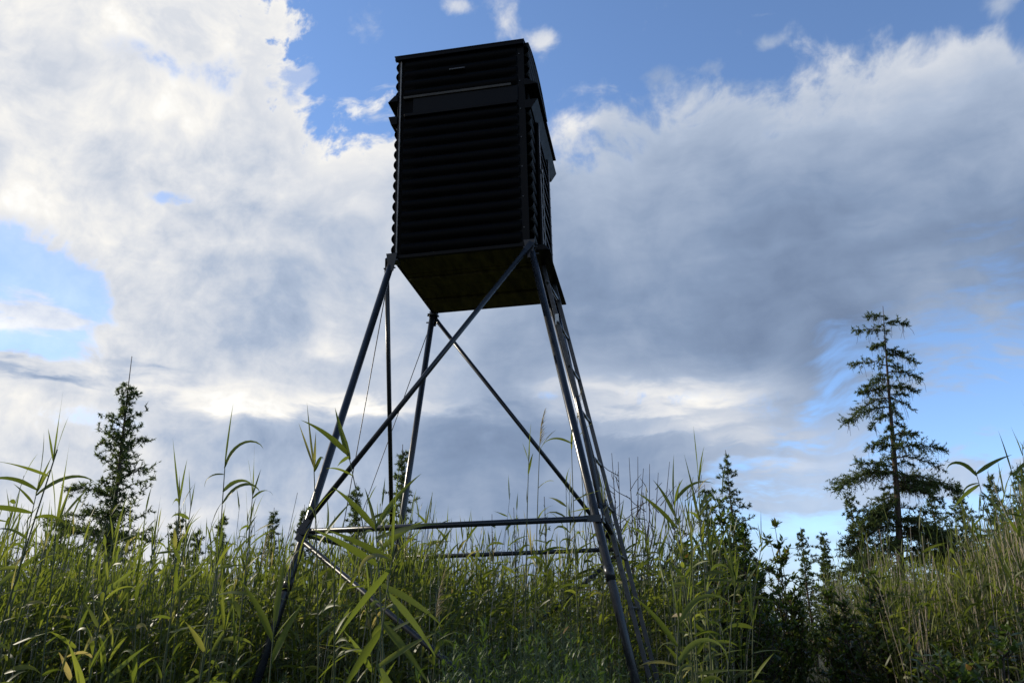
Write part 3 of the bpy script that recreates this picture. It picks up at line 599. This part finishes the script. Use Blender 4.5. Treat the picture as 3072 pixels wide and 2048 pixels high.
hero(2240, 1080, 6.2, 'tall reed on the right bank with two top leaves spread like wings', 0.10, LEFT, nleaf=6, spike=False,
     leaves=[(.99, RIGHT, leaf_of(.34, .034, .55, .35, .5), 1.0), (.985, LEFT, leaf_of(.30, .032, 1.0, 2.6, .4), 1.0), (.96, LEFT, leaf_of(.32, .034, -.5, .5, .6), 1.0), (.94, RIGHT, leaf_of(.3, .032, -.9, .3, .6), 1.0)])
hero(2320, 1070, 6.6, 'tall needle-tipped reed at the right picture edge', 0.10, LEFT, nleaf=6, spike=False, leaves=[(.985, LEFT, leaf_of(.34, .012, 1.5, .1, 1.0), 1.0), (.97, RIGHT, leaf_of(.34, .03, .8, 1.0, .4), 1.0)])
hero(440, 1150, 5.6, 'thin reed with a bare upright tip between the left conifer and the tower', 0.02, RIGHT, nleaf=4)
hero(582, 1120, 5.4, 'reed with a straight dark tip halfway between conifer and front left leg', 0.02, RIGHT, nleaf=5)
hero(505, 1255, 4.0, 'leafy reed low in front of the needle-tipped one', 0.06, RIGHT, nleaf=9, wide=1.15)
hero(130, 1190, 4.2, 'bushy near reed below the left edge pair', 0.08, LEFT, nleaf=9, wide=1.15)
hero(250, 1330, 3.7, 'near reed in front of the left conifer with crossing leaves', 0.06, RIGHT, nleaf=9, wide=1.2)
# the rest of the nearest reeds one by one
GR = 'reeds standing in the marsh'
def crowd(n, dmin, dmax, p0, p1, label, group, wide=1.1):
    P = scatter(n*4, dmin, dmax, ang(p0), ang(p1))[:n]; H = reed_height(P)
    for p, h in zip(P, H): reed(p, h, WIND+random.gauss(0, 1.2), label, group, wide=wide*random.uniform(.85, 1.15), plume=random.random() < .012)
crowd(20, 3.8, 5.4, -60, 1010, 'green broad-leaved reed in the nearest stand left of the tower front', 'nearest reeds left of the tower')
crowd(120, 5.6, 8.0, -60, 1010, 'green reed in the dense middle stand left of the tower', 'reeds left of the tower', 1.0)
crowd(60, 6.7, 9.0, 700, 1480, 'green reed among the stems beneath and behind the blind', 'reeds under the blind')
crowd(12, 4.0, 7.0, 1500, 1700, 'green reed in the clump between the ladder and the dark trail', 'reeds beside the trail')
crowd(80, 7.2, 10.5, 1900, 2400, 'pale-stemmed reed on the front of the right bank', 'reeds on the right bank', .95)

def reed_mass(P, H, nl, nseg, dry, rs=1.0):
    N = len(P); rows = 4; t = np.linspace(0, 1, rows)
    la = np.where(RNG.random(N) < .5, WIND+RNG.normal(0, .8, N), RNG.uniform(-PI, PI, N)); off = H*RNG.uniform(0.0, 0.16, N)
    path = P[:, None]+np.stack([(np.cos(la)*off)[:, None]*t**2, (np.sin(la)*off)[:, None]*t**2, H[:, None]*t[None]], 2)
    V1, F1 = tubes(path, (rs*RNG.uniform(.0040, .0060, N))[:, None]*(1-.6*t)[None], 3)
    tint1 = np.repeat((0.02+0.60*(1-t)**1.2)[None]+RNG.uniform(0, .22, N)[:, None]*np.ones(rows), 3, axis=1).ravel()
    dr = RNG.random(N) < dry
    tint1 = np.where(np.repeat(dr, rows*3), np.repeat(RNG.uniform(.78, .98, N), rows*3), np.clip(tint1, 0, .97))
    n = N*nl; who = np.repeat(np.arange(N), nl); keep = ~(dr[who] & (RNG.random(n) < .85)); who = who[keep]; n = len(who)
    tt = 0.30+0.68*((np.tile(np.arange(nl), N)[keep]+RNG.uniform(-.4, .4, n))/(nl-1)); tt = np.clip(tt, .28, .985)
    b = P[who]+np.stack([np.cos(la[who])*off[who]*tt**2, np.sin(la[who])*off[who]*tt**2, H[who]*tt], 1)
    az = np.where(RNG.random(n) < .55, WIND+RNG.normal(0, .8, n), RNG.uniform(-PI, PI, n))
    top = tt > .93
    e0 = np.where(top, RNG.uniform(1.2, 1.5, n), RNG.uniform(.1, 1.3, n)); dp = np.where(top, RNG.uniform(0, .6, n), RNG.choice([.2, .4, .8, 1.3, 2.6], n)*RNG.uniform(.8, 1.2, n))
    A = leaf_arrays(b, az, RNG.uniform(.16, .31, n)*(1.1-.2*tt), np.where(top, .014, RNG.uniform(.019, .032, n)), e0, dp, RNG.uniform(-1.6, 1.6, n), nseg, tw0=RNG.uniform(-1.1, 1.1, n))
    V2 = A.reshape(-1, 3); F2 = strip_faces(n, nseg+1, 2)+len(V1)
    tint2 = np.repeat(np.where(RNG.random(n) < .03, RNG.uniform(.93, .99, n), RNG.uniform(.01, .92, n)), (nseg+1)*2)
    return mesh_np('reed_mass', np.concatenate([V1, V2]), [F1, F2], [M['stem'], M['reed']], np.concatenate([tint1, tint2]), [0, 1])
WED = (-42, 42)
P1 = np.concatenate([scatter(2000, 6.2, 9.5, ang(-250), ang(1010)), scatter(420, 7.2, 9.5, ang(900), ang(1560)), scatter(650, 9.5, 12.5, ang(900), ang(1700)), scatter(1100, 9.5, 13, ang(-250), ang(1000)), scatter(90, 6.8, 9.5, ang(1500), ang(1700))])
o = link('reeds', reed_mass(P1, reed_height(P1), 12, 5, .20)); tag(o, 'dense green reeds filling the marsh left of and behind the tower', 'reeds', kind='stuff')
P2 = scatter(5200, 13, 36, -42, 24); o = link('reeds', reed_mass(P2, reed_height(P2), 8, 4, .15)); tag(o, 'far reeds running back to the conifers', 'reeds', kind='stuff')
P3 = np.concatenate([scatter(3000, 7.6, 12.5, ang(1820), ang(2500)), scatter(2000, 12.5, 24, ang(1800), ang(2500))]); o = link('reeds', reed_mass(P3, reed_height(P3), 8, 5, .42, 1.25)); tag(o, 'thick bank of pale dry-stemmed reeds right of the trail', 'reeds', kind='stuff')

# ------------------------------------------------------------------ conifers (tamarack, spruce)
def needles(seg0, seg1, per, ln, wd, r, spread=1.0):
    """needle blades along twig segments"""
    n = len(seg0)*per; i = np.repeat(np.arange(len(seg0)), per); t = r.random(n)
    d = seg1[i]-seg0[i]; p = seg0[i]+d*t[:, None]; d = d/(np.linalg.norm(d, axis=1)[:, None]+1e-9)
    q = r.normal(0, 1, (n, 3)); q /= np.linalg.norm(q, axis=1)[:, None]; v = d*0.75+q*spread; v /= np.linalg.norm(v, axis=1)[:, None]
    L = ln*r.uniform(.6, 1.2, n); s = np.cross(v, r.normal(0, 1, (n, 3))); s /= np.linalg.norm(s, axis=1)[:, None]
    V = np.stack([p-s*(wd/2), p+s*(wd/2), p+v*L[:, None]], 1).reshape(-1, 3); return V, np.arange(n*3).reshape(-1, 3), np.repeat(r.random(n), 3)
def conifer(top_px, dist, label, base_dx=0.0, low_px=None, width=0.8, seed=1, branches=None, nbr=46, droop=0.25, bare_top=0.05, dens=1.0, low=0.12, hang=0.5, ln=0.075, tr=None, group=None, name='conifer', dead=False, bushy=0.0, taper=.85):
    r = np.random.default_rng(seed); top = at(*top_px, dist)
    right = np.array([math.cos(-YAW), math.sin(-YAW), 0]); right = R_*[1, 1, 0]; right /= np.linalg.norm(right); away = np.array([-right[1], right[0], 0])
    px = dist/FPX*SC*1.03
    foot = np.array([top[0], top[1], 0.0])+right*base_dx*px; foot[2] = -0.05
    if low_px:
        q = at(*low_px, dist); foot = top+(q-top)*((top[2]+.05)/(top[2]-q[2]))
    H = top[2]-foot[2]; tr = tr or 0.010*H+0.015
    e = empty(name, tuple(foot), label, 'tree', group)
    def trunk(t):
        return (top-foot)*t+right*(0.055*math.sin(t*7+seed)*(1-t)*min(1, t*4))
    m = MB(); ts = np.linspace(0, 1, 14); m.tube([trunk(t) for t in ts], [max(tr*(1-t)**0.9, 0.006) for t in ts], 8)
    m.build('trunk', M['bark'] if not dead else M['deadtwig'], e, smooth=True)
    bl = []                                       # (t, dir, length, droop, heavy)
    if branches:
        for (ty, dx, dy, hv) in branches: bl.append((1-(ty-top_px[1])*px/H, right*math.copysign(1, dx)+away*r.normal(0, .25), abs(dx)*px, dy*px, hv))
    for i in range(nbr):
        t = 1-bare_top-(1-bare_top-low)*((i+r.random())/nbr)**0.9
        a = i*2.4+r.normal(0, .4); L = width*(0.06+0.94*((1-t)/(1-low))**taper)*r.choice((.35, .6, .8, 1.0, 1.2))*r.uniform(.85, 1.15)
        bl.append((t, right*math.cos(a)+away*math.sin(a), L, -droop*L*r.uniform(.3, 1.4), 0.8))
    s0, s1 = [], []; lim = MB()
    for (t, d, L, dy, hv) in bl:
        d = d/np.linalg.norm(d); p = trunk(min(max(t, .02), .995)); n = 7; pts = []
        for k in range(n+1):
            s = k/n; pts.append(p+d*L*s+np.array([0, 0, 1.0])*(dy*s**1.3+0.10*L*math.sin(PI*s)+0.10*L*max(0, s-.75)*2)+r.normal(0, .012*L, 3)*(s > 0))
        rb = max(0.004, 0.013*L+0.003); lim.tube(pts, [rb*(1-.8*k/n) for k in range(n+1)], 4, cap=False)
        if dead and r.random() < .5: continue
        m_ = max(4, int(L*26*hv*dens))
        for j in range(m_):
            s = 0.10+0.90*(j+r.random())/m_; k = min(int(s*n), n-1); q = pts[k]+(pts[k+1]-pts[k])*(s*n-k)
            sidev = np.cross(d, (0, 0, 1))*r.choice((-1, 1)); l2 = min(0.34, 0.07+0.26*L*(1-.55*s))*r.uniform(.4, 1.2)
            v = d*r.uniform(.0, .9)+sidev*r.uniform(.0, .9)+np.array([0, 0, r.uniform(-hang, .55)])+r.normal(0, 1, 3)*bushy; v = v/np.linalg.norm(v)
            e1 = q+v*l2*.5; e2 = e1+(v+np.array([0, 0, .25-.5*hang])+r.normal(0, .25, 3))*l2*.5
            s0 += [q, e1]; s1 += [e1, e2]
            if r.random() < .35: lim.tube([q, e1, e2], [.004, .003, .002], 3, cap=False)
            if hang > .7 and r.random() < .30:                # dead twiglets hanging under the limb
                z = q+r.normal(0, .05, 3); w = z+np.array([r.normal(0, .05), r.normal(0, .05), -r.uniform(.12, .38)]); lim.tube([q, (z+w)/2, w], [.0045, .004, .003], 3, cap=False)
        s0.append(pts[-2]); s1.append(pts[-1])
    for k in range(10):
        a, b = trunk(1-bare_top*.85-.2*k/10), trunk(1-bare_top*.85-.2*(k+1)/10); s0.append(b); s1.append(a)
    lim.build('limbs', M['bark'] if not dead else M['deadtwig'], e, smooth=True)
    if s0:
        V, Ft, ti = needles(np.array(s0), np.array(s1), (10 if not dead else 2), ln, 0.010+0.0005*dist, r)
        link('crown', mesh_np('crown', V, [Ft], M['needle'], ti), e)
    return e
right_br = [(728, -38, -4, 1.2), (742, 46, -6, 1.2), (760, -62, 10, .8), (790, -30, -8, 1.4), (800, 30, -14, 1.2), (812, 62, -22, 1.1), (835, -86, -6, .7), (850, 70, -18, 1.0), (868, -64, -22, 1.1), (880, 56, -14, 1.5), (890, -60, -6, 1.6), (905, -84, -40, .9), (925, -98, -38, 1.2),
            (905, 45, -28, .7), (940, -60, -40, .7), (985, 76, 8, 1.2), (990, -40, -14, 1.0), (1005, -50, 0, 1.2), (1012, 98, -8, 1.3), (1030, 88, -36, .8), (1050, -84, 6, 1.0), (1062, -140, -42, 1.5), (1062, -120, -24, 1.2), (1072, 118, -34, 1.8), (1080, 100, -10, 2.0), (1085, 80, -50, 1.0),
            (1110, -80, -30, .5), (1130, -95, -40, 2.0), (1140, -115, -70, 2.0), (1150, -75, -20, 2.0), (1150, 85, -60, 1.2), (1180, 120, -50, 2.0), (1190, 150, -40, 1.8), (1185, -90, -60, 2.0), (1200, -60, -80, 1.8), (1160, -100, -60, 2), (1165, 60, -50, 2), (1210, -100, -40, 2), (1215, 110, -30, 2), (1120, -60, -30, 2), (1230, 140, -20, 2), (1235, -120, -30, 2), (1175, 95, -15, 2), (1095, 60, -10, 1.6)]
conifer((2028, 703), 21.0, 'tall open-branched tamarack on the right, drooping limbs against blue sky', low_px=(2064, 1225), width=.9, seed=4, branches=right_br, nbr=58, bushy=.25, droop=.30, low=.14, hang=.8, dens=1.7, bare_top=.03, tr=.115, name='tamarack_tree')
conifer((303, 818), 17.0, 'pointed dark conifer with a bare needle-like tip on the left', low_px=(260, 1171), width=1.10, taper=1.1, seed=9, nbr=190, bushy=.8, droop=-.45, low=.10, hang=.1, dens=1.0, bare_top=.10, tr=.085, name='tamarack_tree',
        branches=[(1115, -92, 12, 2.0), (1010, 52, 6, 1.6), (960, 60, 14, .25), (975, -62, 34, .2), (1080, 62, 24, 1.2), (1195, -125, 20, 1.8), (1190, -90, 6, 1.8), (1200, 95, -10, 1.6), (1150, -70, -6, 1.6), (905, 26, 0, 1.6), (1010, -45, -4, 1.6)])
SG = 'small conifers along the skyline'
for i, (px, py, d, w, dx, dens, lab) in enumerate([
    (1666, 1033, 21, .62, 0, 1.1, 'slim conifer rising behind the leafy shrub right of the ladder'),
    (1618, 1112, 22, .6, 0, .7, 'thin conifer just left of the slim one behind the shrub'),
    (1838, 1210, 30, .75, -4, .8, 'pale small conifer at the far end of the trail'),
    (1886, 1218, 27, .62, 4, 1.4, 'small dark conical conifer right of the trail end'),
    (1945, 1122, 22, .70, 14, 1.0, 'crooked-topped conifer left of the tall tamarack'),
    (2128, 1095, 25, .7, 0, 1.2, 'conifer hidden low behind the tall tamarack, on its right'),
    (2192, 1102, 22, .78, 8, 1.0, 'ragged conifer standing clear right of the tall tamarack'),
    (2268, 1082, 23, .8, 0, 1.2, 'bushy conifer behind the wing-leaved reed on the right bank'),
    (2335, 1062, 22, .8, 6, 1.3, 'dark conifer at the right picture edge'),
    (925, 1020, 15, .5, -4, .7, 'young tamarack seen between the two left legs'),
    (818, 1108, 18, .5, 0, 1.2, 'small dark conifer seen between the front left leg and the thin brace'),
    (700, 1158, 21, .5, 0, .8, 'tiny conifer behind the foot of the front left leg'),
    (630, 1165, 22, .5, 0, .6, 'thin tiny conifer left of the front left leg'),
    (512, 1178, 20, .48, 0, .9, 'tiny conifer behind the needle-tipped reed'),
    (412, 1183, 20, .5, 0, .9, 'tiny conifer right of the pointed left tree'),
    (455, 1212, 21, .5, 0, .8, 'lowest tiny conifer between the left tree and the needle-tipped reed'),
    (150, 1165, 19, .85, 0, 1.1, 'low bushy conifer touching the left side of the pointed tree'),
    (1395, 1180, 24, .6, 0, .9, 'low conifer showing behind the front right leg')]):
    conifer((px, py), d, lab, base_dx=dx, width=w*1.35, seed=30+i, nbr=110, bushy=.7, droop=-.3, low=.1, hang=.15, dens=dens, bare_top=.03, ln=.075, group=SG)
for i, (px, py, d, lab) in enumerate([(1250, 1140, 17, 'leafless little tree under the blind, left of the front right leg'), (1180, 1165, 18, 'leafless thin sapling under the middle of the blind'), (1475, 1130, 17, 'dead grey sapling behind the bare bush'), (1130, 1180, 20, 'leafless sapling under the left half of the blind')]):
    conifer((px, py), d, lab, width=.55, seed=70+i, nbr=26, droop=-.25, low=.2, dens=.35, name='bare_sapling', dead=True, group='leafless saplings')

# ------------------------------------------------------------------ shrubs
def shrub(px, py, dist, halfw, label, seed, nshoot=90, leaf=.062, leafw=.024, name='leafy_shrub', low=0.25, lean=0.0):
    r = np.random.default_rng(seed); top = at(px, py, dist); H = top[2]; foot = np.array([top[0], top[1], -0.03])
    e = empty(name, tuple(foot), label, 'shrub'); m = MB(); B = []; DV = []
    for i in range(max(10, nshoot//4)):
        a = r.uniform(0, 2*PI); rr = halfw*math.sqrt(r.random()); hh = H*(1-.38*(rr/halfw)**1.5)*r.uniform(.75, 1.0)
        if i < 3: rr *= .25; hh = H*(1-.05*i)
        p0 = np.array([math.cos(a)*rr*.15, math.sin(a)*rr*.15, 0]); p3 = np.array([math.cos(a)*rr+lean, math.sin(a)*rr, hh])
        pts = [p0+(p3-p0)*np.array([k**1.4, k**1.4, k])+r.normal(0, .02, 3)*(0 < k < 1) for k in np.linspace(0, 1, 7)]
        m.tube(pts, list(np.linspace(.013, .003, 7)), 4, cap=False)
        for k in range(15):
            t = r.uniform(low, 1.0) if k else 1.0; f = min(int(t*6), 5); q = pts[f]+(pts[f+1]-pts[f])*(t*6-f)
            b = r.uniform(0, 2*PI); l3 = r.uniform(.10, .34)*(1.15-.5*t) if k else .05
            tip = q+np.array([math.cos(b)*.75, math.sin(b)*.75, r.uniform(.2, 1.0)])*l3
            m.tube([q, (q+tip)/2+r.normal(0, .01, 3), tip], [.005, .004, .002], 3, cap=False)
            for u in np.linspace(.15, 1.0, 12): B.append(q+(tip-q)*u+r.normal(0, .008, 3))
    B = np.array(B); n = len(B); az = r.uniform(-PI, PI, n)
    A = leaf_arrays(B, az, r.uniform(.7, 1.25, n)*leaf, r.uniform(.8, 1.2, n)*leafw, r.uniform(.1, 1.2, n), r.uniform(-.2, 1.0, n), r.uniform(-.8, .8, n), 3)
    wv = A.mean(2, keepdims=True); A = wv+(A-wv)*np.array([.5, 1.25, .95, .8])[None, :, None, None]
    m.build('branches', M['deadtwig'], e); link('crown', mesh_np('crown', A.reshape(-1, 3), [strip_faces(n, 4, 2)], M['shrub'], np.repeat(r.random(n), 8)), e)
    return e
shrub(1655, 1140, 8.6, .62, 'dense dark leafy shrub between the ladder and the trail', 1, 170, .075, .03)
shrub(1560, 1195, 9.4, .60, 'leafy shrub just behind the ladder, left of the dense one', 2, 120, .07, .028)
shrub(1775, 1205, 10.5, .24, 'slim leafy shrub leaning over the left side of the trail', 3, 60, .085, .032)
shrub(1725, 1285, 10.0, .34, 'small leafy shrub filling in behind the trail edge', 4, 80, .07, .028)
shrub(1740, 1385, 13.5, .5, 'dark low shrub deep in the trail', 5, 110, .07, .03)
shrub(1815, 1385, 24, .8, 'shadowed shrub closing the far end of the trail', 6, 130, .08, .04)
shrub(2010, 1318, 8.4, .50, 'leafy green shrub at the front of the right bank', 7, 120, .06, .025)
shrub(1915, 1350, 10.0, .34, 'low green shrub where the trail meets the right bank', 8, 110, .06, .026)
shrub(2270, 1455, 5.2, .50, 'dark leafy shrub low in the right corner', 9, 110, .06, .026)
shrub(2140, 1500, 5.0, .40, 'smaller leafy shrub beside the one in the right corner', 10, 80, .055, .024)
def bare_bush():
    r = np.random.default_rng(3); d = 9.0; foot = at(1440, 1300, d); foot[2] = -.03
    e = empty('bare_bush', tuple(foot), 'leafless bush of dark curving twigs right of the ladder', 'shrub')
    def tw(tx, ty, dx=0.0): return at(tx, ty, d+dx)-foot
    tips = [(1405, 1040), (1420, 1060), (1445, 1050), (1465, 1048), (1478, 1075), (1492, 1065), (1512, 1085), (1538, 1060), (1380, 1090), (1560, 1105), (1592, 1095), (1612, 1090), (1575, 1150), (1345, 1130), (1625, 1160)]
    for i, (x, y) in enumerate(tips):
        m = MB(); p3 = tw(x, y, r.uniform(-.3, .3)); p0 = np.array([0.04*r.normal(), .04*r.normal(), 0]); hub = np.array([p3[0]*.30, p3[1]*.3, p3[2]*.58])+r.normal(0, .05, 3)
        mid = hub*.45+p3*.55+np.array([p3[0]*.12, p3[1]*.1, -.04]); pts = [p0, hub*.55, hub, mid, p3]
        m.tube(pts, [.011, .010, .008, .006, .0025], 5, cap=False)
        for k in range(5):
            s = r.uniform(.35, .9); a = hub*(1-s)+p3*s; q = a+np.array([r.normal(0, .10), r.normal(0, .08), r.uniform(.06, .2)]); m.tube([a, (a+q)/2+r.normal(0, .012, 3), q], [.005, .004, .002], 4, cap=False)
        m.build('branch', M['deadtwig'], e, smooth=True)
bare_bush()

# ------------------------------------------------------------------ low herbs on the trail and under the tower
def herbs():
    n0 = 6000; d = np.sqrt(RNG.uniform(2.3**2, 13**2, n0)); a = np.radians(RNG.uniform(-40, 40, n0))+YAW
    d[:900] = RNG.uniform(3.2, 6.8, 900); a[:900] = np.radians(RNG.uniform(ang(980), ang(1560), 900))+YAW
    P = np.stack([CAM[0]+d*np.sin(a), CAM[1]+d*np.cos(a), np.zeros(n0)], 1); P[:, 2] = ground_h(P[:, 0], P[:, 1])-.03
    al, b = rel(P); onpath = (b > -.5) & (b < 1.4); H = RNG.uniform(.45, 1.05, n0)+np.where(onpath, -.25*(d < 8), 0.14)
    z = azc(P); H += np.where((z > ang(1000)) & (z < ang(1520)) & (d > 3.2) & (d < 7.0), .20+.12*np.sin(P[:, 0]*3.1)*np.cos(P[:, 1]*2.3), 0)
    H *= np.where((z > ang(1370)) & (z < ang(1520)) & (d < 6.6), .78, 1.0)
    rows = 3; t = np.linspace(0, 1, rows); off = RNG.normal(0, .08, (n0, 2))
    path = P[:, None]+np.stack([off[:, :1]*t**2, off[:, 1:]*t**2, H[:, None]*t], 2)
    V1, F1 = tubes(path, np.full((n0, 1), .003)*(1-.5*t)[None], 3)
    nl = 24; who = np.repeat(np.arange(n0), nl); n = n0*nl; tt = np.clip(RNG.uniform(.2, 1.0, n)**.8, 0, 1)
    base = P[who]+np.stack([off[who, 0]*tt**2, off[who, 1]*tt**2, H[who]*tt], 1)
    A = leaf_arrays(base, RNG.uniform(-PI, PI, n), RNG.uniform(.05, .10, n)*(1.15-.5*tt), RNG.uniform(.010, .018, n), RNG.uniform(.1, 1.2, n), RNG.uniform(0, 1.4, n), RNG.uniform(-.6, .6, n), 2)
    ti = np.repeat(np.where(RNG.random(n) < .003, .97, RNG.uniform(.01, .9, n)), 6)
    o = link('undergrowth', mesh_np('undergrowth', np.concatenate([V1, A.reshape(-1, 3)]), [F1, strip_faces(n, 3, 2)+len(V1)], [M['stem'], M['herb']], np.concatenate([np.full(len(V1), .12), ti]), [0, 1]))
    tag(o, 'low leafy herbs covering the trail and the ground under the tower', 'herbs', kind='stuff')
herbs()
